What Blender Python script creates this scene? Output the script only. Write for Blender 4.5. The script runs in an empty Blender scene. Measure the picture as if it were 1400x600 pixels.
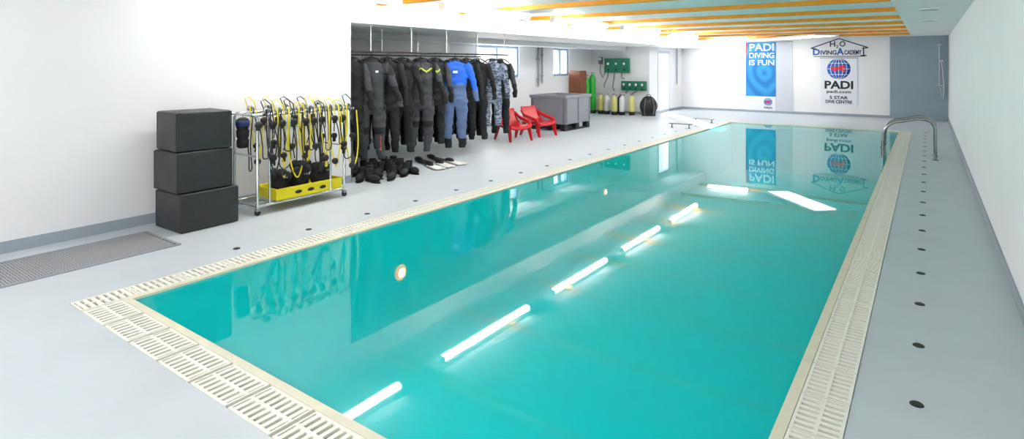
import bpy, math, random, bmesh
from mathutils import Vector, Matrix, noise
random.seed(7)
S=bpy.context.scene
COL=S.collection
try:
    S.view_settings.view_transform='Standard'; S.view_settings.look='None'; S.view_settings.exposure=0.72
except Exception: pass

# ------------------------------------------------------------ materials
def srgb(r,g,b):
    f=lambda c:(c/255/12.92) if c/255<=0.04045 else ((c/255+0.055)/1.055)**2.4
    return (f(r),f(g),f(b),1)
MATS={}
def mat(name,rgb,rough=0.5,metal=0.0,var=0.06,scale=8,emit=0,bump=0.0,bscale=60,spec=0.5,coat=0):
    if name in MATS: return MATS[name]
    m=bpy.data.materials.new(name); m.use_nodes=True
    nt=m.node_tree; N=nt.nodes; L=nt.links; b=N['Principled BSDF']
    c=srgb(*rgb)
    tc=N.new('ShaderNodeTexCoord')
    nz=N.new('ShaderNodeTexNoise'); nz.inputs['Scale'].default_value=scale; nz.inputs['Detail'].default_value=4
    L.new(tc.outputs['Object'],nz.inputs['Vector'])
    cr=N.new('ShaderNodeValToRGB')
    cr.color_ramp.elements[0].position=0.3; cr.color_ramp.elements[1].position=0.7
    cr.color_ramp.elements[0].color=tuple(max(0,x*(1-var)) for x in c[:3])+(1,)
    cr.color_ramp.elements[1].color=tuple(min(1,x*(1+var)) for x in c[:3])+(1,)
    L.new(nz.outputs['Fac'],cr.inputs['Fac']); L.new(cr.outputs['Color'],b.inputs['Base Color'])
    b.inputs['Roughness'].default_value=rough; b.inputs['Metallic'].default_value=metal
    b.inputs['Specular IOR Level'].default_value=spec
    if coat: b.inputs['Coat Weight'].default_value=coat
    if emit:
        b.inputs['Emission Color'].default_value=c; b.inputs['Emission Strength'].default_value=emit
    if bump:
        n2=N.new('ShaderNodeTexNoise'); n2.inputs['Scale'].default_value=bscale
        L.new(tc.outputs['Object'],n2.inputs['Vector'])
        bp=N.new('ShaderNodeBump'); bp.inputs['Strength'].default_value=bump; bp.inputs['Distance'].default_value=0.01
        L.new(n2.outputs['Fac'],bp.inputs['Height']); L.new(bp.outputs['Normal'],b.inputs['Normal'])
    MATS[name]=m; return m

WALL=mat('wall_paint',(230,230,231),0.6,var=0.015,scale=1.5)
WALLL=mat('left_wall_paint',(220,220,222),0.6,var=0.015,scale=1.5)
SOFF=mat('soffit_paint',(250,244,243),0.6,var=0.01,scale=1.5)
CEIL=mat('ceiling_paint',(244,240,241),0.6,var=0.02,scale=1)
FLOOR=mat('deck_resin',(186,194,199),0.42,var=0.03,scale=3,bump=0.05,bscale=150)
BASEB=mat('cove_base',(144,154,162),0.5,var=0.02)
YEL=mat('beam_yellow',(238,154,4),0.5,var=0.05)
WHITE=mat('white_plastic',(240,240,236),0.4,var=0.02)
FRAME=mat('window_frame',(140,160,190),0.4,var=0.02)
DFRAME=mat('door_frame',(186,190,196),0.4,var=0.02)
CREAM=mat('cream_plastic',(230,228,216),0.45,var=0.02)
GUT=mat('gutter_dark',(66,62,54),0.7)
COPE=mat('coping_cream',(214,210,186),0.5,var=0.05)
CHROME=mat('chrome',(210,212,216),0.15,1.0,var=0.03)
STEEL=mat('steel_satin',(160,162,166),0.3,1.0,var=0.04)
BLACK=mat('black_rubber',(14,15,17),0.5,var=0.2)
NEO=mat('neoprene_black',(16,17,20),0.75,var=0.25,bump=0.2,bscale=300)
NEOG=mat('neoprene_charcoal',(58,60,65),0.75,var=0.12,bump=0.2,bscale=300)
NEOB=mat('neoprene_blue',(22,96,210),0.65,var=0.1)
NEOS=mat('neoprene_slate',(88,110,150),0.7,var=0.12)
ORG=mat('orange_trim',(200,84,40),0.5)
LIME=mat('lime_trim',(190,220,30),0.5)
HOSE=mat('yellow_hose',(226,206,12),0.4,var=0.05)
YBOX=mat('yellow_crate',(232,216,20),0.45,var=0.04)
FOAM=mat('black_vinyl',(38,39,42),0.5,var=0.12,scale=20,bump=0.3,bscale=40)
RED=mat('red_plastic',(204,14,26),0.35,var=0.05)
GREY=mat('grey_crate',(138,138,146),0.5,var=0.04)
GREYD=mat('grey_crate_dark',(118,118,126),0.55,var=0.04)
GREEN=mat('panel_green',(8,116,80),0.4,var=0.06)
LGREEN=mat('cylinder_green',(50,180,60),0.35,var=0.05)
TANKY=mat('tank_yellow',(222,216,130),0.35,var=0.05)
TANKW=mat('tank_white',(222,224,222),0.35,var=0.03)
WOOD=mat('brown_wood',(126,74,46),0.5,var=0.2,scale=14)
LOGOB=mat('logo_blue',(20,88,176),0.5,var=0.02)
NAVY=mat('lettering_navy',(20,42,80),0.5,var=0.02)
INK=mat('lettering_black',(18,22,34),0.5,var=0.02)
WTXT=mat('lettering_white',(240,244,248),0.5,var=0.01)
LRED=mat('logo_red',(214,28,34),0.5,var=0.02)
BANW=mat('banner_white',(222,226,232),0.6,var=0.01)
BANG=mat('banner_grey',(192,198,206),0.6,var=0.02)
SHOW=mat('shower_paint',(138,156,165),0.45,var=0.03,scale=2)
GRILLE=mat('grille_grey',(152,154,157),0.5,0.1,var=0.03)
GRILLD=mat('grille_dark',(100,102,106),0.7)
HOLE=mat('drain_black',(8,8,8),0.6)
PIPE=mat('pipe_grey',(150,152,156),0.4,0.3)
GLOW=mat('lamp_diffuser',(255,253,250),0.4,emit=28,var=0.0)
GLOWP=mat('glare_panel_glow',(255,254,252),0.4,emit=5,var=0.0)  # glow of the added panel that is mirrored in the far water
GLOWW=mat('pool_lamp',(255,206,120),0.4,emit=30,var=0.0)
AMB=mat('pool_lamp_halo',(235,120,40),0.4,emit=1.4,var=0.0)  # emissive ring stands in for the warm halo around the pool lamp
BEIGE=mat('outside_wall_glow',(222,216,206),0.8,emit=0.5)  # emission stands in for daylight falling on the wall outside
BLUEC=mat('blue_fabric',(22,40,92),0.6)
def glassmat():
    m=bpy.data.materials.new('window_glass'); m.use_nodes=True; nt=m.node_tree; N=nt.nodes; L=nt.links
    N.remove(N['Principled BSDF']); o=N['Material Output']
    t=N.new('ShaderNodeBsdfTransparent'); t.inputs[0].default_value=(.93,.97,1,1)
    g=N.new('ShaderNodeBsdfGlossy'); g.inputs['Roughness'].default_value=.02
    x=N.new('ShaderNodeMixShader'); x.inputs[0].default_value=.06; L.new(t.outputs[0],x.inputs[1]); L.new(g.outputs[0],x.inputs[2]); L.new(x.outputs[0],o.inputs[0])
    return m
GLASS=glassmat()
def watermat():
    m=bpy.data.materials.new('pool_water'); m.use_nodes=True; nt=m.node_tree; N=nt.nodes; L=nt.links
    N.remove(N['Principled BSDF']); o=N['Material Output']
    t=N.new('ShaderNodeBsdfTransparent'); t.inputs[0].default_value=(.72,.99,.985,1)
    d=N.new('ShaderNodeBsdfDiffuse'); d.inputs[0].default_value=(.0,.80,.79,1)
    mx=N.new('ShaderNodeMixShader'); mx.inputs[0].default_value=.48; L.new(t.outputs[0],mx.inputs[1]); L.new(d.outputs[0],mx.inputs[2])
    g=N.new('ShaderNodeBsdfGlossy'); g.inputs['Roughness'].default_value=.02
    f=N.new('ShaderNodeFresnel'); f.inputs[0].default_value=1.31
    tc=N.new('ShaderNodeTexCoord'); nz=N.new('ShaderNodeTexNoise'); nz.inputs['Scale'].default_value=1.3; nz.inputs['Detail'].default_value=1
    bp=N.new('ShaderNodeBump'); bp.inputs['Strength'].default_value=.03; bp.inputs['Distance'].default_value=.02
    L.new(tc.outputs['Object'],nz.inputs['Vector']); L.new(nz.outputs['Fac'],bp.inputs['Height'])
    L.new(bp.outputs['Normal'],g.inputs['Normal']); L.new(bp.outputs['Normal'],f.inputs['Normal'])
    x=N.new('ShaderNodeMixShader'); L.new(f.outputs[0],x.inputs[0]); L.new(mx.outputs[0],x.inputs[1]); L.new(g.outputs[0],x.inputs[2]); L.new(x.outputs[0],o.inputs[0])
    return m
WATER=watermat()
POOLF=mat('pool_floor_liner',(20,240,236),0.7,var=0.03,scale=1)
POOLW=mat('pool_wall_liner_shaded',(0,160,144),0.7,var=0.03,scale=1)  # darker than the floor liner: shade of the less lit walls in the colour
def camo():
    m=mat('camo_neoprene',(120,130,145),0.7)
    N=m.node_tree.nodes; L=m.node_tree.links
    cr=[n for n in N if n.type=='VALTORGB'][0]; nz=[n for n in N if n.type=='TEX_NOISE'][0]
    mp=N.new('ShaderNodeMapping'); mp.inputs['Scale'].default_value=(1,1,3.2)
    tc=[n for n in N if n.type=='TEX_COORD'][0]
    L.new(tc.outputs['Object'],mp.inputs['Vector']); L.new(mp.outputs['Vector'],nz.inputs['Vector'])
    nz.inputs['Scale'].default_value=7; nz.inputs['Distortion'].default_value=1.5
    r=cr.color_ramp; r.interpolation='CONSTANT'
    r.elements[0].position=0; r.elements[0].color=srgb(40,48,70)
    r.elements[1].position=.42; r.elements[1].color=srgb(92,106,136)
    e=r.elements.new(.5); e.color=srgb(170,180,198)
    e=r.elements.new(.58); e.color=srgb(66,80,108)
    return m
CAMO=camo()
def swirl():
    m=mat('banner_swirl',(40,140,205),0.6)
    N=m.node_tree.nodes; L=m.node_tree.links
    cr=[n for n in N if n.type=='VALTORGB'][0]; tc=[n for n in N if n.type=='TEX_COORD'][0]
    mp=N.new('ShaderNodeMapping'); mp.inputs['Location'].default_value=(-.1,0,-.9); mp.inputs['Scale'].default_value=(1,1,.7)
    w=N.new('ShaderNodeTexWave'); w.wave_type='RINGS'; w.rings_direction='Y'
    w.inputs['Scale'].default_value=1.1; w.inputs['Distortion'].default_value=5; w.inputs['Detail Scale'].default_value=1.0
    L.new(tc.outputs['Object'],mp.inputs[0]); L.new(mp.outputs[0],w.inputs['Vector']); L.new(w.outputs['Fac'],cr.inputs[0])
    r=cr.color_ramp; r.elements[0].position=.0; r.elements[0].color=srgb(16,112,184); r.elements[1].position=1; r.elements[1].color=srgb(48,148,204)
    return m
SWIRL=swirl()

# ------------------------------------------------------------ mesh builder
class MB:
    def __init__(s): s.v=[];s.f=[];s.m=[];s.s=[]
    def add(s,vs,fs,mi=0,sm=False):
        o=len(s.v); s.v+= [tuple(v) for v in vs]
        for f in fs: s.f.append([o+i for i in f]); s.m.append(mi); s.s.append(sm)
        return s
    def box(s,x0,x1,y0,y1,z0,z1,mi=0):
        v=[(x0,y0,z0),(x1,y0,z0),(x1,y1,z0),(x0,y1,z0),(x0,y0,z1),(x1,y0,z1),(x1,y1,z1),(x0,y1,z1)]
        return s.add(v,[(0,3,2,1),(4,5,6,7),(0,1,5,4),(1,2,6,5),(2,3,7,6),(3,0,4,7)],mi)
    def tube(s,pts,r,n=8,mi=0,caps=True,flat=1.0):
        P=[Vector(p) for p in pts]; R=r if isinstance(r,(list,tuple)) else [r]*len(P)
        rings=[];prev=None
        for i,p in enumerate(P):
            t=(P[min(i+1,len(P)-1)]-P[max(i-1,0)])
            if t.length<1e-9: t=Vector((0,0,1))
            t.normalize()
            if prev is None:
                a=Vector((0,0,1)) if abs(t.z)<.9 else Vector((1,0,0)); nrm=t.cross(a).normalized()
            else:
                nrm=(prev-t*prev.dot(t))
                nrm=nrm.normalized() if nrm.length>1e-6 else t.orthogonal().normalized()
            prev=nrm; b=t.cross(nrm)
            rings.append([p+nrm*math.cos(k*2*math.pi/n)*R[i]+b*math.sin(k*2*math.pi/n)*R[i]*flat for k in range(n)])
        return s.loft(rings,mi,caps)
    def loft(s,rings,mi=0,caps=True,sm=True):
        n=len(rings[0]); vs=[p for r in rings for p in r]; fs=[]
        for i in range(len(rings)-1):
            for k in range(n):
                a=i*n+k;b=i*n+(k+1)%n; fs.append((a,b,b+n,a+n))
        s.add(vs,fs,mi,sm)
        if caps:
            s.add(rings[0],[tuple(range(n-1,-1,-1))],mi); s.add(rings[-1],[tuple(range(n))],mi)
        return s
    def cyl(s,a,b,r,n=12,mi=0): return s.tube([a,b],r,n,mi)
    def lathe(s,prof,c=(0,0,0),n=20,mi=0,axis='z'):
        rings=[]
        for r,z in prof:
            ring=[]
            for k in range(n):
                a=2*math.pi*k/n; x,y=r*math.cos(a),r*math.sin(a)
                p={'z':(x,y,z),'y':(x,z,y),'x':(z,x,y)}[axis]
                ring.append((c[0]+p[0],c[1]+p[1],c[2]+p[2]))
            rings.append(ring)
        return s.loft(rings,mi,True)
    def ell(s,c,rx,ry,rz,n=14,m=9,mi=0):
        rings=[]
        for j in range(1,m):
            t=math.pi*j/m
            rings.append([(c[0]+rx*math.sin(t)*math.cos(2*math.pi*k/n),c[1]+ry*math.sin(t)*math.sin(2*math.pi*k/n),c[2]-rz*math.cos(t)) for k in range(n)])
        return s.loft(rings,mi,True)
    def prism(s,poly,off,mi=0):
        n=len(poly); off=Vector(off); a=[Vector(p) for p in poly]; b=[p+off for p in a]
        fs=[tuple(range(n-1,-1,-1)),tuple(range(n,2*n))]+[(i,(i+1)%n,n+(i+1)%n,n+i) for i in range(n)]
        return s.add(a+b,fs,mi)
    def mesh(s,name,mats):
        me=bpy.data.meshes.new(name); me.from_pydata(s.v,[],s.f)
        if not isinstance(mats,(list,tuple)): mats=[mats]
        for m in mats: me.materials.append(m)
        me.polygons.foreach_set('material_index',s.m); me.polygons.foreach_set('use_smooth',s.s)
        me.update()
        bm=bmesh.new(); bm.from_mesh(me); bmesh.ops.recalc_face_normals(bm,faces=bm.faces); bm.to_mesh(me); bm.free()
        return me
def obj(name,me,parent=None,loc=(0,0,0),rot=(0,0,0),label=None,cat=None,group=None,kind=None,bevel=0):
    o=bpy.data.objects.new(name,me); COL.objects.link(o); o.location=loc; o.rotation_euler=rot
    if parent: o.parent=parent
    if label:o['label']=label
    if cat:o['category']=cat
    if group:o['group']=group
    if kind:o['kind']=kind
    if bevel and me:
        b=o.modifiers.new('bevel','BEVEL'); b.width=bevel; b.segments=2; b.limit_method='ANGLE'
    return o
def thing(name,label,cat,loc=(0,0,0),rz=0,group=None):
    return obj(name,None,None,loc,(0,0,rz),label,cat,group)
def copy_thing(t,loc,rz=None,label=None):
    n=t.copy(); COL.objects.link(n); n.location=loc
    if rz is not None: n.rotation_euler=(0,0,rz)
    if label: n['label']=label
    for c in list(t.children):
        d=c.copy(); COL.objects.link(d); d.parent=n
        for c2 in list(c.children):
            e=c2.copy(); COL.objects.link(e); e.parent=d
    return n
def evalmesh(me,voxel):
    o=bpy.data.objects.new('tmp',me); COL.objects.link(o)
    r=o.modifiers.new('r','REMESH'); r.mode='VOXEL'; r.voxel_size=voxel; r.use_smooth_shade=True
    sm=o.modifiers.new('s','SMOOTH'); sm.factor=.5; sm.iterations=4
    dg=bpy.context.evaluated_depsgraph_get(); dg.update()
    m2=bpy.data.meshes.new_from_object(o.evaluated_get(dg))
    bpy.data.objects.remove(o); return m2
def textmesh(s,w,h,m,name='lettering',bold=0.0,depth=.002,cx=0,z0=0,y=0,parent=None,label=None):
    cu=bpy.data.curves.new('t','FONT'); cu.body=s; cu.align_x='LEFT'; cu.offset=bold; cu.extrude=.02; cu.resolution_u=4
    o=bpy.data.objects.new('t',cu); COL.objects.link(o)
    dg=bpy.context.evaluated_depsgraph_get(); dg.update()
    me=bpy.data.meshes.new_from_object(o.evaluated_get(dg)); bpy.data.objects.remove(o)
    xs=[v.co.x for v in me.vertices]; ys=[v.co.y for v in me.vertices]
    x0,x1,y0,y1=min(xs),max(xs),min(ys),max(ys)
    for v in me.vertices:
        a,b,c=v.co
        v.co=(cx+((a-x0)/(x1-x0)-.5)*w, y-(c/.02)*depth, z0+(b-y0)/(y1-y0)*h)
    me.materials.clear(); me.materials.append(m)
    return obj(name,me,parent,label=label)

# ------------------------------------------------------------ room
RX=.49; LX=-6.35; FY=20.5; BY=-1.0; CZ=2.5; RCZ=2.17; BX=-9.2; EY=17.5; DX=-7.19; RY=5.09
def struct(name,boxes,m):
    b=MB()
    for x in boxes: b.box(*x)
    return obj(name,b.mesh(name,m),kind='structure')
GX0,GX1,GY0,GY1=-4.66,-.29,1.41,16.76
PX0,PX1,PY0,PY1=-4.40,-.55,1.69,16.50
struct('floor',[(BX-.2,GX0,BY,FY+.2,-.12,0),(GX1,RX+.2,BY,FY+.2,-.12,0),(GX0,GX1,BY,GY0,-.12,0),(GX0,GX1,GY1,FY+.2,-.12,0)],FLOOR)
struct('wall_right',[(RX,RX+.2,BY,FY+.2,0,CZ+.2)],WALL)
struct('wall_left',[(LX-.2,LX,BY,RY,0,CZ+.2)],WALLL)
struct('wall_far',[(DX-.2,RX+.2,FY,FY+.2,0,CZ+.2)],WALL)
W1=(11.24,13.15);W2=(14.97,15.9);WZ=(1.24,2.1)
struct('wall_recess_back',[(BX-.2,BX,RY-.2,EY+.2,0,WZ[0]),(BX-.2,BX,RY-.2,EY+.2,WZ[1],CZ+.2),
  (BX-.2,BX,RY-.2,W1[0],WZ[0],WZ[1]),(BX-.2,BX,W1[1],W2[0],WZ[0],WZ[1]),(BX-.2,BX,W2[1],EY+.2,WZ[0],WZ[1])],WALL)
struct('wall_recess_near',[(BX,LX-.2,RY-.2,RY,0,RCZ)],WALL)
struct('wall_recess_end',[(BX,DX,EY,EY+.2,0,RCZ)],WALL)
D=(18.2,19.25)
struct('wall_door',[(DX-.2,DX,EY+.2,D[0],0,RCZ),(DX-.2,DX,D[1],FY,0,RCZ),(DX-.2,DX,D[0],D[1],2.05,RCZ)],WALL)
struct('ceiling',[(BX-.2,DX-.2,BY,EY+.2,CZ,CZ+.15),(DX-.2,RX+.2,BY,FY+.2,CZ,CZ+.15)],CEIL)
struct('ceiling_recess',[(BX,DX-.2,RY,EY+.2,RCZ,CZ),(DX-.2,LX,RY,FY,RCZ,CZ)],SOFF)
struct('ceiling_soffit',[(-.38,RX,BY,FY,2.42,CZ)],SOFF)
struct('baseboard_left',[(LX,LX+.012,BY,RY,0,.10)],BASEB)
struct('baseboard_right',[(RX-.012,RX,BY,FY,0,.10)],BASEB)
struct('baseboard_far',[(DX,-.9,FY-.012,FY,0,.08)],BASEB)
struct('baseboard_recess',[(BX,BX+.012,RY,EY,0,.08),(BX,DX,EY-.012,EY,0,.08),(DX,DX+.012,EY,D[0],0,.08),(DX,DX+.012,D[1],FY,0,.08)],BASEB)
struct('trim_1',[(-.9,RX-.013,FY-.03,FY-.001,0,2.42)],SHOW)

def pane(hy0,hy1,z0,z1): return MB().add([(.0,hy0,z0),(.0,hy1,z0),(.0,hy1,z1),(.0,hy0,z1)],[(0,1,2,3)]).mesh('glass',GLASS)
def window(i,y0,y1,z0,z1):
    w=obj('window_%d'%i,None,loc=(BX-.1,(y0+y1)/2,z0),kind='structure')
    hw=(y1-y0)/2; H=z1-z0
    b=MB(); t=.07
    b.box(-.04,.06,-hw,hw,0,t).box(-.04,.06,-hw,hw,H-t,H).box(-.04,.06,-hw,-hw+t,t,H-t).box(-.04,.06,hw-t,hw,t,H-t).box(-.03,.05,-.035,.035,t,H-t)
    obj('frame',b.mesh('frame',FRAME),w)
    obj('glass',pane(-hw+t,hw-t,t,H-t),w)
    b=MB().box(.10,.14,-hw-.03,hw+.03,-.03,0); obj('sill',b.mesh('sill',WHITE),w)
    b=MB().box(.05,.075,-.06,-.045,H*.45,H*.45+.11).box(.05,.065,-.065,-.04,H*.45+.05,H*.45+.09); obj('handle',b.mesh('handle',STEEL),w)
window(1,*W1,*WZ); window(2,*W2,*WZ)
struct('sun_block_wall',[(BX-1.6,BX-1.55,8,17.9,-.1,3.6)],BEIGE)  # wall outside the windows, made tall to keep sun out of the recess
dr=obj('door_1',None,loc=(DX-.1,(D[0]+D[1])/2,0),kind='structure')
hw=(D[1]-D[0])/2; b=MB(); t=.09
b.box(-.04,.11,-hw,-hw+t,0,2.05).box(-.04,.11,hw-t,hw,0,2.05).box(-.04,.11,-hw+t,hw-t,1.96,2.05).box(-.04,.11,-hw+t,hw-t,0,.1)
obj('frame',b.mesh('frame',DFRAME),dr); obj('glass',pane(-hw+t,hw-t,.1,1.96),dr)
obj('handle',MB().cyl((.11,-hw+.05,1.0),(.16,-hw+.05,1.0),.01).cyl((.16,-hw+.05,1.0),(.16,-hw+.17,1.0),.01).mesh('handle',STEEL),dr)

# ceiling beams
bm_=MB().box(-2.985,2.985,-.055,.055,0,.06).mesh('beam',YEL)
for k in range(11):
    y=2.04+1.78*k
    obj('ceiling_beam',bm_,loc=(-3.365,y,CZ-.0602),label='yellow-painted beam running across the white ceiling',cat='beam',group='yellow ceiling beams')

# fluorescent fixtures
def lamp(loc,L,rz=0):
    t=thing('ceiling_lamp','long white fluorescent batten lamp mounted under the ceiling','lamp',loc,rz,'fluorescent ceiling lamps')
    obj('housing',MB().box(-.03,.03,-L/2,L/2,.06,.085).box(-.015,.015,-L/2+.2,-L/2+.23,.085,.14).box(-.015,.015,L/2-.23,L/2-.2,.085,.14).mesh('housing',WHITE),t)
    rings=[]
    for yy,s in ((-L/2,.8),(-L/2+.02,1),(L/2-.02,1),(L/2,.8)):
        rings.append([(.055*s*math.cos(a),yy,.02+.038*s*math.sin(a)) for a in [2*math.pi*k/14 for k in range(14)]])
    obj('diffuser',MB().loft(rings).mesh('diffuser',GLOW),t)
    for sy in (-1,1):
        obj('end_cap',MB().box(-.05,.05,min(sy*L/2,sy*(L/2+.02)),max(sy*L/2,sy*(L/2+.02)),-.015,.085).mesh('cap',WHITE),t)
    return t
l0=lamp((-5.35,4.0,2.355),2.05)
for k in range(1,5): copy_thing(l0,(-5.35,4.0+2.85*k,2.355))
l1=lamp((-5.25,19.3,2.355),1.25,math.pi/2)
# added glowing panel; its reflection stands in for the sun patch on the water
t=thing('water_glare_panel','added glowing white panel under the ceiling, reflected as a sun patch on the water','lamp',(-3.05,18.85,2.39),-.83)
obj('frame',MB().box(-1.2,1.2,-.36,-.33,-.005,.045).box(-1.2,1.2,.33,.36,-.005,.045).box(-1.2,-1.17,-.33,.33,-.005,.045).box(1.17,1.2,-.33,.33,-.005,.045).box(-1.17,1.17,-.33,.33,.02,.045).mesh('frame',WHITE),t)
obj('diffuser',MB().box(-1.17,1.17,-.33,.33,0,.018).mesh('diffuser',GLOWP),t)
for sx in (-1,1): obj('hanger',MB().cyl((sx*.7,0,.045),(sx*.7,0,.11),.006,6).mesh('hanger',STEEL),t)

for y in (10.5,13.2):
    t=thing('ceiling_vent','small white louvred ventilation grille set in the soffit','vent',(.02,y,2.42),0,'soffit vents')
    obj('frame',MB().box(-.12,.12,-.12,-.1,-.02,0).box(-.12,.12,.1,.12,-.02,0).box(-.12,-.1,-.1,.1,-.02,0).box(.1,.12,-.1,.1,-.02,0).mesh('f',WHITE),t)
    b=MB()
    for i in range(6): b.box(-.1,.1,-.1+i*.034,-.085+i*.034,-.016,0)
    obj('louvres',b.mesh('l',GREYD),t)

# ------------------------------------------------------------ pool
pool=thing('swimming_pool','long rectangular indoor pool with turquoise water and cream edge','swimming pool',((PX0+PX1)/2,PY0,0))
ox,oy=pool.location.x,pool.location.y
def P(b,name,m,**k): 
    b.v=[(x-ox,y-oy,z) for x,y,z in b.v]; return obj(name,b.mesh(name,m),pool,**k)
DEP=-1.25
b=MB()
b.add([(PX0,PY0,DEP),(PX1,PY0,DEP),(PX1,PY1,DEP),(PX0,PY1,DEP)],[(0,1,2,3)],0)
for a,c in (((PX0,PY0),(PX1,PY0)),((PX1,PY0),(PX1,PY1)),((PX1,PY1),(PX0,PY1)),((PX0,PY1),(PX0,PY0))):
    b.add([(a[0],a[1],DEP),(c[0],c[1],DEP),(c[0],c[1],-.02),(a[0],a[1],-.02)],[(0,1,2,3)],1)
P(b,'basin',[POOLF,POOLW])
def ring(x0,x1,y0,y1,w,z0,z1):
    return MB().box(x0-w,x0,y0-w,y1+w,z0,z1).box(x1,x1+w,y0-w,y1+w,z0,z1).box(x0,x1,y0-w,y0,z0,z1).box(x0,x1,y1,y1+w,z0,z1)
P(ring(PX0,PX1,PY0,PY1,.05,-.10,.004),'coping',COPE)
g=MB().box(GX0,PX0-.05,GY0,GY1,-.12,-.09).box(PX1+.05,GX1,GY0,GY1,-.12,-.09).box(PX0-.05,PX1+.05,GY0,PY0-.05,-.12,-.09).box(PX0-.05,PX1+.05,PY1+.05,GY1,-.12,-.09)
P(g,'gutter',GUT)
P(MB().add([(PX0,PY0,-.012),(PX1,PY0,-.012),(PX1,PY1,-.012),(PX0,PY1,-.012)],[(0,1,2,3)]),'water',WATER)
for y,r_ in ((4.16,.045),(8.8,.035)):
    l=MB().lathe([(.001,.022),(r_*.8,.02),(r_,.012),(r_,0)],(PX0+.001,y,-.54),20,0,'x')
    P(l,'pool_light',GLOWW)
    l=MB().lathe([(r_,0),(r_,.02),(r_*1.6,.012),(r_*1.8,0)],(PX0,y,-.54),24,0,'x')
    P(l,'light_halo',AMB)  # glowing ring drawn as the lamp's halo
def grate(w,L,nb):
    b=MB(); e=.014
    b.box(-w/2,w/2,-L/2+.003,-L/2+e,-.03,.004).box(-w/2,w/2,L/2-e,L/2-.003,-.03,.004)
    b.box(-w/2,-w/2+.014,-L/2+e,L/2-e,-.03,.004).box(w/2-.014,w/2,-L/2+e,L/2-e,-.03,.004)
    b.box(-.008,.008,-L/2+e,L/2-e,-.03,.0042)
    sp=(L-2*e)/nb
    for i in range(nb):
        y=-L/2+e+sp*(i+.5)
        b.box(-w/2+.014,w/2-.014,y-sp*.26,y+sp*.26,-.012,.003)
    return b.mesh('grate',CREAM)
L=.34
def rowY(cx,w,nb):
    me=grate(w-.006,L,nb)
    n=int((GY1-GY0)/L); pitch=(GY1-GY0)/n
    for k in range(n):
        obj('gutter_grate',me,loc=(cx,GY0+pitch*(k+.5),0),label='cream slatted plastic grate over the pool overflow gutter',cat='grate',group='pool gutter grates')
rowY((PX1+.05+GX1)/2,GX1-PX1-.05,7)
rowY((PX0-.05+GX0)/2,PX0-.05-GX0,7)
def rowX(cy,w):
    me=grate(w-.006,L,7); x0,x1=PX0-.05,PX1+.05; n=int((x1-x0)/L); pitch=(x1-x0)/n
    for k in range(n):
        obj('gutter_grate',me,loc=(x0+pitch*(k+.5),cy,0),rot=(0,0,math.pi/2),label='cream slatted plastic grate over the pool overflow gutter',cat='grate',group='pool gutter grates')
rowX((GY0+PY0-.05)/2,PY0-.05-GY0); rowX((GY1+PY1+.05)/2,GY1-PY1-.05)
dm=MB().lathe([(.019,.004),(.026,.005),(.03,.001),(.03,0)],(0,0,0),18,0).lathe([(.001,.0035),(.02,.0035),(.02,0)],(0,0,0),18,1).mesh('drain',[BLACK,HOLE])
for k in range(20):
    obj('deck_drain',dm,loc=(-.04,3.32+.70*k,0),label='small round black drain hole in the deck',cat='drain',group='deck drain holes')
for k in range(19):
    obj('deck_drain',dm,loc=(-4.87,2.68+.72*k,0),label='small round black drain hole in the deck',cat='drain',group='deck drain holes')
t=thing('floor_grille','grey slatted drainage grille laid in the deck by the wall','floor grille',(-5.71,1.0,0))
obj('frame',MB().box(-.34,-.32,-1.45,1.45,0,.012).box(.32,.34,-1.45,1.45,0,.012).box(-.32,.32,-1.45,-1.43,0,.012).box(-.32,.32,1.43,1.45,0,.012).box(-.32,.32,-1.43,1.43,0,.003,1).mesh('f',[GRILLE,GRILLD]),t)
b=MB()
for i in range(142): b.box(-.32,.32,-1.425+i*.02,-1.412+i*.02,.003,.008)
for i in range(1,9): b.box(-.32+i*.071-.003,-.32+i*.071+.003,-1.43,1.43,.004,.0095)
obj('slats',b.mesh('s',GRILLE),t,kind='stuff')

# ladder
t=thing('pool_ladder','chrome pool ladder with two curved handrails','ladder',(-.25,12.2,0))
def railpts(y):
    pts=[(.36,y,0),(.36,y,.50)]
    for k in range(1,9):
        a=math.pi/2*k/9; pts.append((.36-.18*(1-math.cos(a)),y,.50+.18*math.sin(a)))
    pts.append((.10,y,.68)); pts.append((-.05,y,.64))
    for k in range(0,9):
        a=math.pi/2*k/8; pts.append((-.12-.25*math.sin(a),y,.62-.25*(1-math.cos(a))-.0))
    pts+= [(-.38,y,.2),(-.38,y,-1.0)]
    return pts
DCH=mat('ladder_chrome',(150,152,154),0.12,1.0,var=0.03)
for y in (-.27,.27):
    obj('handrail',MB().tube(railpts(y),.026,12).mesh('rail',DCH),t)
    obj('flange',MB().lathe([(.05,0),(.05,.01),(.03,.02),(.027,.02)],(.36,y,0)).mesh('fl',DCH),t)
for z in (-.85,-.6,-.35,-.08,.16):
    obj('step',MB().box(-.42,-.34,-.27,.27,z-.014,z+.014).mesh('st',DCH),t,bevel=.006)
for x,z in ((.36,.46),(.36,.30)):
    obj('cross_bar',MB().cyl((x,-.27,z),(x,.27,z),.02).mesh('cb',DCH),t)

for (x,y) in ((-5.05,14.3),(-5.0,16.0)):
    t=thing('grab_bar','low dark steel grab bar fixed to the deck','grab bar',(x,y,0),0,'low grab bars by the pool')
    obj('bar',MB().tube([(-.3,0,.10),(.3,0,.10)],.014).mesh('b',DCH),t)
    for s in (-.22,.22): obj('post',MB().cyl((s,0,0),(s,0,.10),.012).lathe([(.04,0),(.04,.008),(.012,.01)],(s,0,0)).mesh('p',BLACK),t)

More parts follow.
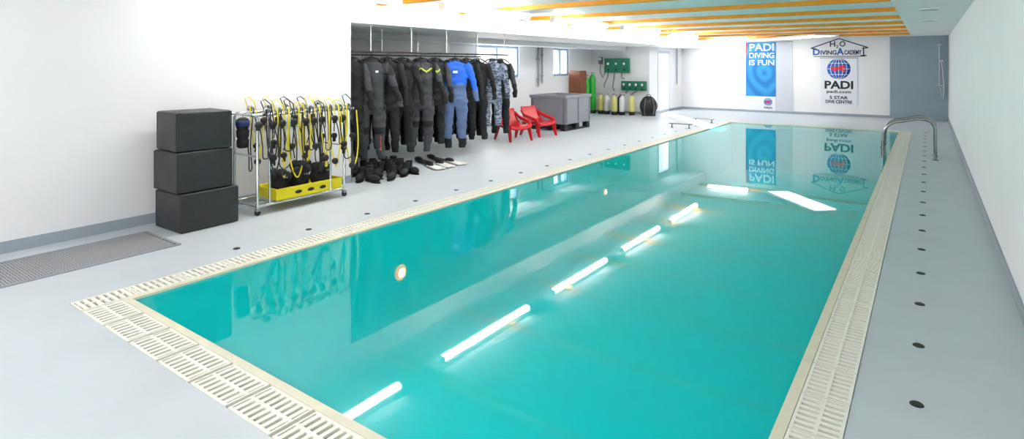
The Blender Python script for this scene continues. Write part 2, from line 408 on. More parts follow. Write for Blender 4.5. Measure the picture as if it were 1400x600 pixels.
# ------------------------------------------------------------ foam boxes
def blackbox(loc,rz,w,d,h,lbl):
    t=thing('storage_cube',lbl,'box',loc,rz,'stacked black vinyl cubes')
    bm=bmesh.new(); bmesh.ops.create_cube(bm,size=2); bmesh.ops.subdivide_edges(bm,edges=bm.edges[:],cuts=9,use_grid_fill=True)
    for v in bm.verts:
        x,y,z=v.co; pf=lambda a,b_:(1-a*a)*(1-b_*b_)
        nx=x*w/2+(math.copysign(.012,x)*pf(y,z) if abs(x)>.99 else 0)
        ny=y*d/2+(math.copysign(.012,y)*pf(x,z) if abs(y)>.99 else 0)
        nz=(z+1)*(h-.004)/2+.002
        k=noise.noise(Vector((nx*6+loc[2]*5,ny*6,nz*6)))*.005
        v.co=(nx+k,ny+k,nz)
    me=bpy.data.meshes.new('body'); bm.to_mesh(me); bm.free(); me.materials.append(FOAM)
    for p in me.polygons: p.use_smooth=True
    o=obj('body',me,t); bv=o.modifiers.new('bevel','BEVEL'); bv.width=.012; bv.segments=3; bv.limit_method='ANGLE'; bv.angle_limit=math.radians(50)
    r=.005
    b=MB(); hw,hd=w/2-.002,d/2-.002
    for z in (.012,h-.014):
        b.tube([(-hw,-hd,z),(hw,-hd,z)],r,6).tube([(hw,-hd,z),(hw,hd,z)],r,6).tube([(hw,hd,z),(-hw,hd,z)],r,6).tube([(-hw,hd,z),(-hw,-hd,z)],r,6)
    for sx in (-1,1):
        for sy in (-1,1): b.tube([(sx*hw,sy*hd,.012),(sx*hw,sy*hd,h-.014)],r,6)
    obj('piping',b.mesh('piping',BLACK),t)
    return t
blackbox((-5.95,2.87,0),0.02,.50,.56,.37,'large black vinyl-covered cube at the bottom of the stack')
blackbox((-5.97,2.84,.37),0.0,.48,.53,.39,'black vinyl-covered cube in the middle of the stack')
blackbox((-5.97,2.85,.76),-.05,.46,.52,.38,'black vinyl-covered cube on top of the stack')

# ------------------------------------------------------------ regulator rack
RXc,RYc=-5.98,3.95
t=thing('equipment_rack','wheeled chrome tube rack standing by the white wall','rack',(RXc,RYc,0))
hx,hy,H=.23,.56,1.06; SZ=.095
for y in (-hy,hy):
    e=MB().tube([(-hx,y,.06),(-hx,y,H-.04),(-hx+.04,y,H),(hx-.04,y,H),(hx,y,H-.04),(hx,y,.06)],.016,10).cyl((-hx,y,SZ),(hx,y,SZ),.014).cyl((-hx,y,.62),(hx,y,.62),.010)
    obj('end_frame',e.mesh('e',CHROME),t)
for yy in (.36,-.42): obj('upright',MB().cyl((hx,yy,SZ),(hx,yy,H),.012).mesh('u',CHROME),t)
for x in (-hx,hx):
    obj('top_rail',MB().cyl((x,-hy-.06,H),(x,hy+.14,H),.015).mesh('r',CHROME),t)
    obj('bottom_rail',MB().cyl((x,-hy,SZ),(x,hy,SZ),.015).mesh('r',CHROME),t)
b=MB()
for i in range(9): b.cyl((-hx,-hy+.06+i*.13,SZ),(hx,-hy+.06+i*.13,SZ),.005,6)
obj('shelf',b.mesh('shelf',STEEL),t)
for x in (-hx,hx):
    for y in (-hy,hy):
        c=obj('caster',MB().box(x-.018,x+.018,y-.02,y+.02,.045,.075).mesh('fork',STEEL),t)
        obj('wheel',MB().lathe([(.01,-.012),(.030,-.012),(.030,.012),(.01,.012)],(x,y,.0305),16,0,'x').mesh('wh',BLACK),c)
def arcpts(p0,p1,sag,n=12,swx=0,wig=0,bul=.02):
    P0,P1=Vector(p0),Vector(p1); out=[]
    for i in range(n+1):
        q=i/n; p=P0.lerp(P1,q); p.z-=sag*(1-abs(2*q-1)**2.2); p.x+=swx*math.sin(math.pi*q); p.y+=wig*math.sin(2*math.pi*q)+bul*math.sin(4*math.pi*q)*-1; out.append(p)
    return out
def regulator(loc,rz,seed,yel=True):
    r=random.Random(seed)
    t=thing('scuba_regulator','scuba regulator with yellow and black hoses over the rail' if yel else 'scuba regulator with black hoses over the rail','regulator',loc,rz,'scuba regulators on the rack')
    w=.05+.05*r.random()
    obj('first_stage',MB().lathe([(.02,-.03),(.028,-.02),(.028,.02),(.018,.035)],(0.0,0,.045),14,0,'y').cyl((0,0,.045),(0.05,0,.06),.012).mesh('fs',STEEL),t)
    s1=.42+.32*r.random(); wg=r.uniform(-.04,.04)
    pts=[(0,-.01,.05),(.03,-.015,.06)]+[Vector(p)+Vector((.035,0,0)) for p in arcpts((0,-.015,.04),(0,w+.05,-.02),s1,22,.03,wg,.012)]
    obj('octopus_hose',MB().tube(pts,.008,8).mesh('h',HOSE if yel else BLACK),t)
    s2=.35+.3*r.random()
    pts=[(0,.01,.05),(.04,.02,.05)]+[Vector(p)+Vector((.05,0,0)) for p in arcpts((0,.02,.03),(.01,-w-.02,-.08),s2,22,.05,-wg,.015)]
    obj('regulator_hose',MB().tube(pts,.0065,7).mesh('h',BLACK),t)
    z2=-.25-.3*r.random()
    obj('second_stage',MB().lathe([(.012,-.02),(.036,-.015),(.040,.012),(.028,.024),(.01,.026)],(.06,-w-.02,-.10),16,0,'x').ell((.05,-w-.02,-.14),.02,.024,.02,10,6).mesh('ss',BLACK),t)
    z3=-s1+.02+.1*r.random()
    obj('octopus_stage',MB().lathe([(.012,-.02),(.034,-.015),(.038,.012),(.026,.024),(.01,.026)],(.075,w*.5,z3),16,0,'x').mesh('ss',BLACK),t)
    hl=.05+.06*r.random()
    pts=[(.0,-.02,.05),(.0,-.06,.05+hl),(.01,-.02,.07+hl),(.03,.04,.05+hl*.6),(.04,.06,-.05),(.05,.05,-.2)]
    obj('inflator_hose',MB().tube(pts,.006,7).mesh('h',BLACK if r.random()<.5 else HOSE),t)
    if r.random()<.75:
        pts=[(0,0,.05),(-.02,.03,.03),(.04,.05,-.1),(.06,.045+wg,z2*.7),(.05,.045,z2)]
        obj('gauge_hose',MB().tube(pts,.0065,7).mesh('h',BLACK),t)
        obj('gauge',MB().lathe([(.01,-.015),(.034,-.012),(.034,.012),(.02,.016)],(.055,.045,z2-.05),16,0,'x').box(.045,.062,.028,.062,z2-.12,z2-.05).mesh('g',BLACK),t)
    return t
for i in range(9):
    regulator((RXc+hx,RYc-.46+i*.132,H+.0),random.uniform(-.2,.2),i,i not in (0,4))
for i in range(5):
    regulator((RXc-hx,RYc-.38+i*.22,H+.0),random.uniform(-.1,.1),20+i,i%3!=1)
CYc=RYc+.10
t=thing('crate','low bright yellow plastic crate on the rack shelf','crate',(RXc+.02,CYc,SZ+.016))
b=MB(); cw,cd,ch=.2,.43,.125
b.box(-cw,cw,-cd,cd,0,.012).box(-cw,-cw+.012,-cd,cd,.012,ch).box(cw-.012,cw,-cd,cd,.012,ch).box(-cw+.012,cw-.012,-cd,-cd+.012,.012,ch).box(-cw+.012,cw-.012,cd-.012,cd,.012,ch)
b.box(cw,cw+.012,-cd-.012,cd+.012,ch-.02,ch).box(-cw-.012,-cw,-cd-.012,cd+.012,ch-.02,ch).box(-cw,cw,-cd-.012,-cd,ch-.02,ch).box(-cw,cw,cd,cd+.012,ch-.02,ch)
obj('body',b.mesh('crate',YBOX),t,bevel=.003)
for i in range(3):
    y=-.16+i*.16; obj('slot',MB().prism([(cw+.0,y+.045*math.cos(a),.055+.02*math.sin(a)) for a in [2*math.pi*k/12 for k in range(12)]],(.002,0,0)).mesh('slot',BLACK),t,label='black oval slot in the crate side')
for i,(y,z,s) in enumerate(((-.28,0,1.0),(-.02,.02,1.3),(.26,0,1.1))):
    t=thing('dive_vest','folded black diving vest with straps lying in the yellow crate','diving vest',(RXc+.03,CYc+y,SZ+.031),random.uniform(-.3,.3),'folded vests in the crate')
    b=MB().ell((0,0,.11*s),.13,.12,.105*s).ell((.04,.03,.20*s),.08,.09,.07).ell((-.05,-.02,.22*s),.07,.08,.06).tube([(.1,-.1,.18),(.05,-.02,.27*s),(-.02,.08,.22*s)],.025,8)
    me=evalmesh(b.mesh('v',NEO),.012)
    for v in me.vertices:
        k=noise.noise_vector(v.co*11+Vector((i*5,0,0)))*.03; v.co+=Vector((k.x*.6,k.y*.6,k.z)); v.co.z=max(.0,v.co.z)
    obj('bladder',me,t)
    obj('strap',MB().tube([(.125,-.06,.05),(.14,0,.15),(.08,.05,.27*s),(.0,.06,.29*s),(-.08,.04,.26)],.014,6,flat=.4).mesh('s',BLACK),t)
    obj('buckle',MB().box(.10,.13,.0,.05,.20,.22).mesh('b',GREYD),t,bevel=.004)
t=thing('jacket_bundle','rolled black and navy neoprene bundle hung on the rack end','bundle',(RXc+.12,RYc-hy-.10,.62+.2))
b=MB()
b.lathe([(.04,-.10),(.06,-.09),(.062,-.02),(.052,0),(.062,.02),(.065,.08),(.052,.1),(.065,.12),(.062,.2),(.03,.22)],(0,0,0),16)
obj('roll',b.mesh('roll',NEO),t)
obj('blue_band',MB().lathe([(.062,.13),(.070,.135),(.070,.185),(.062,.19)],(0,0,0),16).mesh('bb',BLUEC),t,label='navy blue band')
obj('hook',MB().tube([(0,0,.21),(0,0,.25),(0,.05,.27),(0,.09,.26),(0,.1,.24)],.005,6).mesh('hk',STEEL),t)

# ------------------------------------------------------------ wetsuits
def suit_base(seed,wide=1.0,length=1.0,arm=0.0):
    r=random.Random(seed); b=MB(); n=20
    def ringe(cx,cy,z,rx,ry,tilt=0): return [(cx+rx*math.cos(2*math.pi*k/n),cy+ry*math.sin(2*math.pi*k/n),z+tilt*math.cos(2*math.pi*k/n)) for k in range(n)]
    T=[(-.085,.052,.042),(-.13,.066,.05),(-.155,.12,.055),(-.19,.185,.06),(-.26,.20,.074),(-.40,.185,.078),(-.56,.165,.066),(-.68,.172,.066),(-.80,.19,.074),(-.86,.175,.07),(-.90,.11,.055)]
    b.loft([ringe(0,0,z,rx*wide,ry) for z,rx,ry in T])
    for sx in (-1,1):
        sw=r.uniform(-.03,.03)
        Lg=[(.095,-.80,.10,.07),(.10,-.95,.093,.066),(.10,-1.12,.078,.055),(.105,-1.28,.075,.053),(.11+sw*.5,-1.42,.062,.045),(.11+sw,-1.58*1.0,.056,.04)]
        b.loft([ringe(sx*cx*wide,0,z*length if z<-.9 else z,rx*(1+(wide-1)*.6),ry) for cx,z,rx,ry in Lg])
        a=r.uniform(-.01,.04)+arm
        A=[(.165,-.17,.056),(.20,-.24,.064),(.235+a*.3,-.38,.057),(.265+a*.6,-.52,.050),(.285+a,-.66,.045),(.295+a*1.3,-.82,.040)]
        b.tube([(sx*x*wide,-.01,z) for x,z,_ in A],[q*(1+(wide-1)*.5) for _,_,q in A],14)
    me=b.mesh('suit',NEO)
    me=evalmesh(me,.014)
    off=Vector((seed*3.1,0,0))
    for v in me.vertices:
        c=v.co; k=noise.noise(Vector((c.x*9,c.y*9,c.z*14))+off)*.018+noise.noise(Vector((c.x*4,c.y*4,c.z*5))+off)*.02
        nn=Vector((c.x*.3,c.y,0)); 
        if nn.length>0: nn.normalize()
        v.co=c+nn*k
    for p in me.polygons: p.use_smooth=True
    return me
def paint(me,mats,fn):
    me.materials.clear()
    for m in mats: me.materials.append(m)
    for p in me.polygons: p.material_index=fn(p.center)
    return me
hang=MB().tube([(0,0,0.014),(.012,0,.02),(.02,0,.008),(.014,0,-.012),(0,0,-.03),(0,0,-.07)],.003,6).tube([(-.17,0,-.15),(-.09,0,-.095),(0,0,-.07),(.09,0,-.095),(.17,0,-.15)],.011,8).mesh('hanger',BLACK)
def suit(loc,rz,me,lbl,extra=None):
    t=thing('wetsuit',lbl,'wetsuit',loc,rz,'wetsuits hanging on the rail')
    obj('suit',me,t); obj('hanger',hang,t)
    if extra: extra(t)
    return t
W_=1.12
def fA(c):
    x=abs(c.x)/W_
    if c.z>-.14: return 1
    if x>.215 and c.z>-.8 : return 1 if c.z>-.34 or (-.72<c.z<-.5) else 0
    if x>.15 and -.85<c.z<-.3: return 1
    if -1.44<c.z<-1.22 and c.y<-.02 and abs(x-(.12))<.008: return 2
    if -1.2<c.z<-1.1: return 1
    return 0
def fB(c):
    x=abs(c.x)/W_
    if c.z>-.15: return 1
    if c.z<-.85: return 0 if c.z<-1.18 or c.z>-1.08 else 1
    if x>.155 and not(x>.21 and c.z>-.45): return 1
    zz=-.30+.06*abs(((c.x*12)%2)-1)
    if c.y<0 and abs(c.z-zz)<.012: return 2
    return 0
def fC(c):
    x=abs(c.x)/1.15
    if c.z>-.125: return 2
    if c.z>-.52: return 0
    if x>.22 and c.z>-.85: return 0 if c.z>-.62 else 1
    if c.z<-1.45: return 2
    return 1
def fE(c):
    return 1 if (abs(c.x)>.19 and c.z>-.55) else 0
mA=paint(suit_base(1,W_,1,.06),[NEOG,NEO,ORG],fA); mB=paint(suit_base(2,W_,1,.05),[NEOG,NEO,LIME],fB)
mC=paint(suit_base(3,1.18,1.02,.0),[NEOB,NEOS,NEO],fC); mD=paint(suit_base(4,1.02,.84),[CAMO,NEO],lambda c:1 if c.z>-.12 else 0)
mE=[paint(suit_base(5+i,.95,.98-.03*i),[NEO,NEOG],fE if i==1 else (lambda c:0)) for i in range(3)]
def zipper(t): obj('zip',MB().tube([(0,-.05,-.12),(0,-.08,-.2),(0,-.09,-.3),(0,-.092,-.45)],.004,6).mesh('z',BLACK),t)
def exA(t): obj('chest_badge',MB().box(.06,.10,-.094,-.08,-.30,-.27).mesh('bd',WTXT),t,label='small white badge'); zipper(t)
ZB=1.78; XB=-6.60
suit((XB,5.66,ZB),.86,mA,'charcoal grey full wetsuit with black panels and orange leg piping',exA)
suit((XB,6.68,ZB),.84,mB,'dark grey full wetsuit with lime zigzag across the chest',zipper)
suit((XB,7.50,ZB),.80,mC,'bright blue wetsuit with slate blue legs and black collar',lambda t: obj('chest_badge',MB().box(-.04,.04,-.102,-.08,-.33,-.29).mesh('bd',WTXT),t))
suit((XB,8.55,ZB),.72,mD,'grey and white camouflage wetsuit, shorter than the others')
for i,(y,rz) in enumerate(((5.33,.86),(6.02,.84),(6.32,.84),(7.05,.82),(7.86,.78),(8.18,.75),(8.88,.72))):
    suit((XB-.05,y,ZB),rz,mE[(i+1)%3],'black full-length wetsuit hanging on the rail')
XR=-7.28
for i in range(18):
    suit((XR,5.45+i*.2,ZB-.03),0,mE[(i+1)%3],'black full-length wetsuit hanging on the rear rail')
for X,Y0,Y1,Z in ((XB,5.1,9.05,ZB),(XR,5.1,9.05,ZB-.03)):
    t=thing('clothes_rail','dark steel hanging rail suspended from the ceiling by thin rods','rail',(X,Y0,RCZ),0,'suspended wetsuit rails')
    obj('bar',MB().cyl((0,0.0,Z-RCZ-.0),(0,Y1-Y0,Z-RCZ),.013).mesh('bar',BLACK),t)
    for k in range(5):
        obj('rod',MB().cyl((0,.55+k*.82,Z-RCZ),(0,.55+k*.82,0),.008,8).lathe([(.025,0),(.025,-.01),(.006,-.015)],(0,.55+k*.82,0),12).mesh('rod',WHITE),t)
b=MB().ell((0,-.08,.05),.055,.125,.048).ell((0,.05,.05),.048,.08,.05).tube([(0,.06,.05),(0,.065,.11),(0,.07,.17)],[.05,.05,.056],14)
bootm=evalmesh(b.mesh('boot',NEO),.009)
sole=MB()
sole.prism([(.052*math.cos(a)*(1.1 if math.sin(a)<0 else .85),-.035+.17*math.sin(a),0) for a in [2*math.pi*k/20 for k in range(20)]],(0,0,.014))
solem=sole.mesh('sole',BLACK)
bp=[]; rb=random.Random(3); tries=0
while len(bp)<22 and tries<6000:
    tries+=1; x=rb.uniform(-6.8,-6.08); y=rb.uniform(5.2,6.25-.3*(x+6.8))
    if all((x-a)**2+(y-c_)**2>.15**2 for a,c_ in bp): bp.append((x,y))
for i,(x,y) in enumerate(bp):
    t=thing('dive_boot','black neoprene diving boot standing on the deck','boot',(x,y,0),rb.uniform(.5,1.8),'diving boots under the wetsuits')
    o=obj('upper',bootm,t,loc=(0,0,.006)); obj('sole',solem,t)
def fin(loc,rz,m,lbl):
    t=thing('swim_fin',lbl,'fin',loc,rz,'swim fins under the wetsuits')
    poly=[(-.05,.02,.02),(.05,.02,.02),(.085,-.30,.02),(.08,-.36,.02),(.03,-.38,.02),(0,-.35,.02),(-.03,-.38,.02),(-.08,-.36,.02),(-.085,-.30,.02)]
    obj('blade',MB().prism(poly,(0,0,.008)).tube([(-.05,.02,.024),(-.085,-.32,.024)],.009,6).tube([(.05,.02,.024),(.085,-.32,.024)],.009,6).mesh('bl',m),t)
    obj('foot_pocket',evalmesh(MB().ell((0,.04,.04),.055,.12,.038).mesh('fp',BLACK),.01),t)
    return t
fin((-6.3,6.82,0),1.2,WHITE,'white-bladed swim fin lying on the deck'); fin((-6.3,7.06,0),1.3,WHITE,'white-bladed swim fin lying on the deck')
fin((-6.8,6.85,0),1.2,BLACK,'black swim fin lying on the deck'); fin((-6.3,6.58,0),1.25,WHITE,'white-bladed swim fin lying on the deck')
fin((-6.8,7.15,0),1.3,BLACK,'black swim fin lying on the deck')

# ------------------------------------------------------------ red chairs
def chair(loc,rz):
    t=thing('lounge_chair','low glossy red plastic lounge chair','chair',loc,rz,'red plastic lounge chairs')
    prof=[(-.36,.64),(-.345,.63),(-.29,.50),(-.23,.38),(-.17,.30),(-.08,.265),(.05,.27),(.18,.30),(.25,.30),(.28,.26)]
    rings=[]
    for i,(x,z) in enumerate(prof):
        w=.22+.05*min(1,i/4); th=.03
        cols=11; ring=[]
        for k in range(cols):
            q=-1+2*k/(cols-1); ring.append((x+.03*(q*q),w*q,z+.05*q**4*(1 if i>2 else .2)))
        for k in range(cols):
            q=1-2*k/(cols-1); ring.append((x-.02+.03*(q*q),w*q,z-th+.05*q**4*(1 if i>2 else .2)))
        rings.append(ring)
    obj('seat',MB().loft(rings).mesh('seat',RED),t)
    for s in (-1,1):
        for x0,x1,xb in ((.14,.28,.30),(-.26,-.12,-.30)):
            poly=[(x0,s*.262,.31),(x1,s*.262,.31),((x1+xb)/2+.02,s*.272,.15),(xb+.03,s*.285,0),(xb-.03,s*.285,0),((x0+xb)/2-.01,s*.272,.15)]
            obj('leg',MB().prism(poly,(0,-s*.03,0)).mesh('leg',RED),t,bevel=.008)
        obj('armrest',MB().tube([(-.30,s*.25,.56),(-.17,s*.275,.46),(.05,s*.28,.41),(.2,s*.272,.37),(.27,s*.255,.29)],[.02,.03,.032,.032,.026],10,flat=1.2).mesh('arm',RED),t)
chair((-7.12,9.95,0),-.35); chair((-7.14,10.95,0),-.2)

# ------------------------------------------------------------ pallet box
t=thing('pallet_box','large grey plastic pallet box on dark skids beside the red chairs','pallet box',(-7.5,12.55,0))
a,c=.5,.62
b=MB().box(-a,a,-c,c,.16,.20).box(-a,-a+.03,-c,c,.20,.80).box(a-.03,a,-c,c,.20,.80).box(-a+.03,a-.03,-c,-c+.03,.20,.80).box(-a+.03,a-.03,c-.03,c,.20,.80)
obj('body',b.mesh('pb',GREY),t,bevel=.008)
b=MB().box(-a-.025,-a,-c-.025,c+.025,.78,.85).box(a,a+.025,-c-.025,c+.025,.78,.85).box(-a,a,-c-.025,-c,.78,.85).box(-a,a,c,c+.025,.78,.85)
b.box(-a,a,-c,-c+.03,.80,.85).box(-a,a,c-.03,c,.80,.85).box(-a,-a+.03,-c+.03,c-.03,.80,.85).box(a-.03,a,-c+.03,c-.03,.80,.85)
obj('rim',b.mesh('rim',GREY),t,bevel=.006)
for y in (-c+.05,0,c-.05): obj('rib',MB().box(a,a+.014,y-.03,y+.03,.2,.78).mesh('rib',GREYD),t)
for x in (-a+.05,a-.05): obj('rib',MB().box(x-.03,x+.03,-c-.014,-c,.2,.78).mesh('rib',GREYD),t)
for x in (-.42,0,.42): obj('skid',MB().box(x-.06,x+.06,-c,c,0,.03).box(x-.06,x+.06,-c,-c+.16,.03,.16).box(x-.06,x+.06,-.08,.08,.03,.16).box(x-.06,x+.06,c-.16,c,.03,.16).mesh('skid',BLACK),t)

# ------------------------------------------------------------ compressor corner
def tank(loc,m,lbl,h=.60,r=.088,group='scuba tanks by the wall'):
    t=thing('scuba_tank',lbl,'gas cylinder',loc,random.uniform(0,3),group)
    obj('body',MB().lathe([(r*.8,.01),(r,.03),(r,h*.82),(r*.92,h*.9),(r*.6,h*.965),(.025,h),(.02,h+.02)],n=22).mesh('tb',m),t)
    obj('base_boot',MB().lathe([(r*1.03,0),(r*1.06,.01),(r*1.06,.10),(r*1.01,.11)],n=22).mesh('bt',BLACK),t)
    obj('valve',MB().lathe([(.02,h+.018),(.02,h+.06),(.012,h+.07)],n=12).cyl((-.05,0,h+.045),(.05,0,h+.045),.011).lathe([(.018,.05),(.02,.055),(.02,.08),(.015,.085)],(0,0,h+.045),12,0,'x').mesh('vl',STEEL),t)
tank((-8.62,16.95,0),TANKY,'pale yellow scuba tank with black boot')
tank((-8.38,16.9,0),TANKW,'white scuba tank with black boot')
tank((-7.98,17.05,0),BLACK,'black scuba tank standing behind the white ones')
tank((-8.06,16.78,0),TANKY,'pale yellow scuba tank with black boot')
tank((-7.83,16.85,0),TANKW,'white scuba tank with black boot')
tank((-7.56,17.0,0),TANKY,'pale yellow scuba tank with black boot')
tank((-8.93,16.95,0),LGREEN,'tall bright green gas cylinder',1.28,.115,group='tall green gas cylinders')
tank((-8.98,16.6,0),LGREEN,'tall bright green gas cylinder',1.2,.115,group='tall green gas cylinders')
t=thing('cabinet','narrow brown wooden cabinet beside the green cylinders','cabinet',(-8.98,16.05,0))
obj('body',MB().box(-.2,.2,-.2,.2,0,1.40).mesh('cb',WOOD),t,bevel=.006)
for z in (.05,.73):
    d=obj('door',MB().box(.2,.218,-.19,.19,z,z+.62).mesh('d',WOOD),t); obj('handle',MB().cyl((.23,.14,z+.26),(.23,.14,z+.38),.008).cyl((.218,.14,z+.27),(.23,.14,z+.27),.005).cyl((.218,.14,z+.37),(.23,.14,z+.37),.005).mesh('h',STEEL),d)
def panel(xc,z0,z1,w,n,lbl,hoses):
    t=thing('gauge_panel',lbl,'control panel',(xc,EY-.002,z0))
    H=z1-z0
    obj('body',MB().box(-w/2,w/2,-.14,0,0,H).mesh('pb',GREEN),t,bevel=.015)
    for i in range(n):
        x=-w/2+w*(i+.5)/n
        g=obj('gauge',MB().lathe([(.055,-.14),(.055,-.165),(.045,-.168)],(x,0,H*.62),18,0,'y').mesh('g',BLACK),t)
        obj('dial',MB().lathe([(.001,-.170),(.044,-.170),(.044,-.166)],(x,0,H*.62),18,0,'y').mesh('g',WTXT),g)
        obj('knob',MB().lathe([(.025,-.14),(.025,-.17),(.015,-.175)],(x,0,H*.2),12,0,'y').mesh('k',BLACK),t)
    for x,dz,dx in hoses:
        obj('hose',MB().tube([(x,-.06,0),(x,-.09,-dz*.3),(x+dx*.6-.06,-.10,-dz*.8),(x+dx,-.10,-dz)],.012,8).mesh('h',BLACK),t)
    return t
panel(-8.27,1.33,1.80,.86,3,'green air-filling panel with round gauges and hanging hoses',((-.33,.5,-.12),(-.1,.6,.02),(.17,.20,.1)))
panel(-7.68,.76,1.06,.84,4,'low green filling panel with gauges on the wall',((-.22,.1,-.02),(.08,.12,-.1)))
t=thing('pressure_regulator','grey pressure regulator with white dial mounted on the wall','regulator',(-8.88,EY-.002,1.75))
obj('body',MB().box(-.06,.06,-.1,0,-.14,.1).mesh('b',GREYD),t,bevel=.01); obj('dial',MB().lathe([(.05,-.10),(.05,-.12),(.001,-.121)],(0,0,.03),16,0,'y').mesh('d',WTXT),t)
obj('hose',MB().tube([(0,-.06,-.13),(0,-.1,-.4),(.1,-.08,-.6),(.16,-.08,-.45),(.16,-.08,-.2)],.012,8).mesh('h',BLACK),t)
t=thing('gear_bag','rounded black mesh gear bag standing on the deck by the wall','bag',(-7.05,17.1,0),.5)
me=evalmesh(MB().ell((0,0,.30),.28,.19,.30).ell((0,.02,.44),.22,.15,.18).box(-.2,.2,-.13,.13,.0,.15).mesh('bag',BLACK),.02)
obj('body',me,t)
for s in (-1,1): obj('strap',MB().tube([(s*.13,-.12,.03),(s*.15,-.19,.3),(s*.10,-.15,.55)],.012,6).mesh('st',GREYD),t)
obj('carry_handle',MB().tube([(-.07,0,.58),(-.05,0,.66),(.05,0,.66),(.07,0,.58)],.012,8).mesh('h',BLACK),t)
for y,z0 in ((14.05,.95),(14.25,1.05)):
    t=thing('wall_pipe','thin grey vertical pipe clipped to the white wall','pipe',(BX+.05,y,z0),0,'wall pipes')
    obj('tube',MB().cyl((0,0,0),(0,0,RCZ-z0),.025).mesh('p',PIPE),t)
    for z in (.2,.8): obj('clip',MB().box(-.05,.03,-.035,.035,z,z+.03).mesh('c',STEEL),t)
t=thing('wall_pipe','white horizontal pipe running along the recess wall under the ceiling','pipe',(BX+.08,5.2,2.14))
obj('tube',MB().cyl((0,0,-.02),(0,12.2,-.02),.03).mesh('p',WHITE),t)
t=thing('ceiling_duct','pale rectangular cable duct under the recess ceiling','duct',(-8.1,5.12,2.06))
obj('body',MB().box(-.15,.15,0,12.3,0,.109).mesh('d',WALL),t)
t=thing('wall_pipe','thin vertical grey pipe beside the glass door','pipe',(DX+.04,19.9,.9))
obj('tube',MB().cyl((0,0,0),(0,0,1.26),.02).mesh('p',PIPE),t)

# ------------------------------------------------------------ banners on far wall
def globe(par,cx,cz,r,y):
    n=36
    obj('logo_globe',MB().lathe([(.001,y-.003),(r,y-.003),(r,y)],(cx,0,cz),n,0,'y').mesh('gl',LOGOB),par)
    b=MB()
    for q in (-.55,0,.55):
        w=r*math.sqrt(1-q*q)*.97; b.box(cx-w,cx+w,y-.005,y-.003,cz+q*r-r*.02,cz+q*r+r*.02)
    for q in (.001,.35,.7):
        for s in (-1,1):
            pts=[(cx+s*q*r*math.cos(a),y-.004,cz+r*.96*math.sin(a)) for a in [-math.pi/2+math.pi*k/16 for k in range(17)]]
            b.tube(pts,r*.02,4)
    obj('logo_grid',b.mesh('gg',WTXT),par)
    body=[(-.72,.08),(-.42,.24),(-.15,.17),(.22,.33),(.52,.32),(.62,.16),(.32,.06),(.52,-.10),(.68,-.32),(.40,-.25),(.13,-.10),(-.2,-.17),(-.5,-.36),(-.42,-.10),(-.68,-.06)]
    obj('logo_diver',MB().prism([(cx+a*r,y-.006,cz+c_*r) for a,c_ in body],(0,-.003,0)).mesh('dv',LRED),par)
t=thing('banner','tall blue and white dive banner hanging on the wall','banner',(-4.5,FY,0))
obj('cloth',MB().box(-.48,.46,-.02,-.012,.536,2.34).mesh('c',SWIRL),t,label='swirling blue cloth')
obj('lower_cloth',MB().box(-.48,.46,-.02,-.012,.07,.536).mesh('c',BANW),t,label='white cloth')
obj('pole',MB().cyl((-.5,-.02,2.345),(.48,-.02,2.345),.012).mesh('p',STEEL),t)
obj('corner_mark',MB().prism([(-.48,-.021,2.33),(-.43,-.021,2.33),(-.44,-.021,2.1),(-.48,-.021,1.75)],(0,-.002,0)).mesh('cm',LRED),t,label='red flash')
textmesh('PADI',.76,.24,WTXT,bold=.015,cx=.02,z0=2.05,y=-.023,parent=t)
textmesh('DIVING',.78,.18,WTXT,bold=.015,cx=.02,z0=1.81,y=-.023,parent=t)
textmesh('IS FUN',.78,.18,WTXT,bold=.015,cx=.02,z0=1.57,y=-.023,parent=t)
globe(t,.22,.36,.13,-.021)
textmesh('PADI',.24,.07,INK,bold=.03,cx=.22,z0=.13,y=-.022,parent=t)
t=thing('banner','plain pale grey fabric panel hanging beside the blue banner','banner',(-3.79,FY,0))
obj('cloth',MB().box(-.24,.25,-.018,-.01,.07,2.34).mesh('c',BANG),t); obj('pole',MB().cyl((-.25,-.018,2.345),(.26,-.018,2.345),.012).mesh('p',STEEL),t)
t=thing('banner','white dive centre banner with round globe emblem on the wall','banner',(-2.23,FY,0))
obj('cloth',MB().box(-.5,.5,-.02,-.012,.34,1.80).mesh('c',BANW),t,label='white cloth')
obj('pole',MB().cyl((-.52,-.02,1.80),(.52,-.02,1.80),.012).mesh('p',STEEL),t)
globe(t,0,1.46,.32,-.021)
textmesh('PADI',.78,.25,INK,bold=.035,cx=0,z0=.84,y=-.023,parent=t)
textmesh('padi.com',.66,.12,INK,bold=.02,cx=0,z0=.68,y=-.023,parent=t)
textmesh('5 STAR',.5,.10,INK,bold=.03,cx=0,z0=.52,y=-.023,parent=t)
textmesh('DIVE CENTRE',.72,.10,INK,bold=.03,cx=0,z0=.39,y=-.023,parent=t)
t=thing('wall_sign','dive school name in navy letters under a roof outline','wall sign',(-2.23,FY,1.85))
b=MB()
def bar(p,q,w,m=0):
    d=Vector((q[0]-p[0],0,q[1]-p[1])).normalized(); nn=Vector((-d.z,0,d.x))*w/2
    a,c=Vector((p[0],-.012,p[1])),Vector((q[0],-.012,q[1])); b.prism([a-nn,c-nn,c+nn,a+nn],(0,.008,0),m)
bar((-.78,.26),(0,.55),.03);bar((.78,.26),(0,.55),.03);bar((-.78,.26),(-.62,.24),.03);bar((.78,.26),(.62,.24),.03)
bar((.66,.02),(.66,.27),.03);bar((.58,.02),(.74,.02),.03);bar((-.7,-.0),(.7,-.0),.018)
obj('roof_outline',b.mesh('ro',NAVY),t)
textmesh('H',.15,.17,NAVY,bold=.02,cx=-.17,z0=.30,y=-.008,parent=t)
textmesh('2',.07,.09,NAVY,bold=.02,cx=-.04,z0=.26,y=-.008,parent=t)
textmesh('O',.16,.17,NAVY,bold=.02,cx=.10,z0=.30,y=-.008,parent=t)
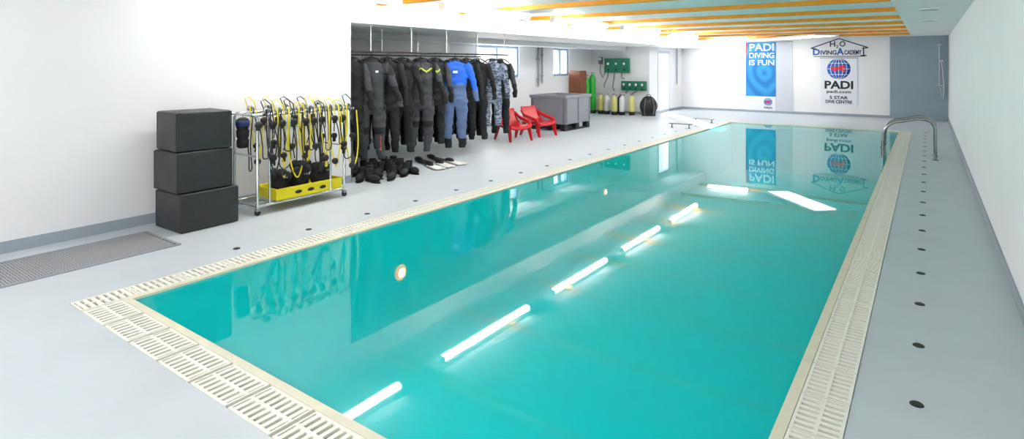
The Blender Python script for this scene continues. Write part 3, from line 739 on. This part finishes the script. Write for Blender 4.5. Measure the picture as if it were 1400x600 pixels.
textmesh('D',.2,.20,LOGOB,bold=.03,cx=-.62,z0=.04,y=-.008,parent=t)
textmesh('IVING',.44,.14,NAVY,bold=.03,cx=-.28,z0=.05,y=-.008,parent=t)
textmesh('A',.2,.22,LOGOB,bold=.03,cx=.04,z0=.04,y=-.008,parent=t)
textmesh('CADEMY',.46,.14,NAVY,bold=.03,cx=.38,z0=.05,y=-.008,parent=t)
t=thing('shower_set','chrome wall shower with riser pipe, head and mixer','shower',(.28,FY-.03,0))
obj('riser',MB().tube([(0,-.04,1.0),(0,-.04,2.1),(0,-.07,2.17),(0,-.30,2.18)],.010,8).mesh('r',CHROME),t)
obj('shower_head',MB().lathe([(.02,0),(.09,-.02),(.09,-.03),(.001,-.03)],(0,-.30,2.17)).mesh('h',CHROME),t)
obj('mixer',MB().cyl((-.09,-.05,1.0),(.09,-.05,1.0),.022).cyl((-.07,0,1.0),(-.07,-.05,1.0),.015).cyl((.07,0,1.0),(.07,-.05,1.0),.015).mesh('m',CHROME),t)
obj('hose',MB().tube([(0,-.05,.99),(.05,-.08,.7),(.09,-.08,.62),(.10,-.08,1.0),(.06,-.07,1.55)],.006,6).mesh('h',CHROME),t)
obj('hand_shower',MB().tube([(.06,-.07,1.5),(.05,-.09,1.68)],[.01,.014],8).lathe([(.02,.0),(.045,-.02),(.001,-.022)],(.05,-.10,1.70),12,0,'y').mesh('hs',CHROME),t)

# ------------------------------------------------------------ light & camera
w=bpy.data.worlds.new('world'); S.world=w; w.use_nodes=True
bg=w.node_tree.nodes['Background']; bg.inputs[0].default_value=(1,.995,.985,1); bg.inputs[1].default_value=1.6
def area(loc,d,sx,sy,e,col=(1,1,1)):
    l=bpy.data.lights.new('area_light','AREA'); l.shape='RECTANGLE'; l.size=sx; l.size_y=sy; l.energy=e; l.color=col
    o=bpy.data.objects.new('area_light',l); COL.objects.link(o); o.location=loc; o.rotation_euler=Vector(d).to_track_quat('-Z','Y').to_euler(); return o
area((-3.0,-1.2,1.25),(0,1,.15),6.5,2.2,30)  # added fill light in the open room end behind the camera
area((BX-.45,12.2,1.45),(1,-.15,.6),1.8,.8,55,(.97,.98,1)); area((BX-.45,15.43,1.45),(1,-.15,.6),.85,.8,22,(.97,.98,1))  # added lamps outside the windows, tilted up to brighten the recess ceiling
sn=bpy.data.lights.new('sun','SUN'); sn.energy=35; sn.angle=.01; so=bpy.data.objects.new('sun',sn); COL.objects.link(so)
so.rotation_euler=Vector((.6,-.8,-.36)).to_track_quat('-Z','Y').to_euler()
cam=bpy.data.cameras.new('camera'); co=bpy.data.objects.new('camera',cam); COL.objects.link(co)
cam.sensor_width=36; cam.lens=790/1400*36; cam.shift_y=-212/1400; cam.clip_start=.02
co.location=(0,0,1.6); co.rotation_euler=(math.radians(90),0,math.radians(35.7))
S.camera=co
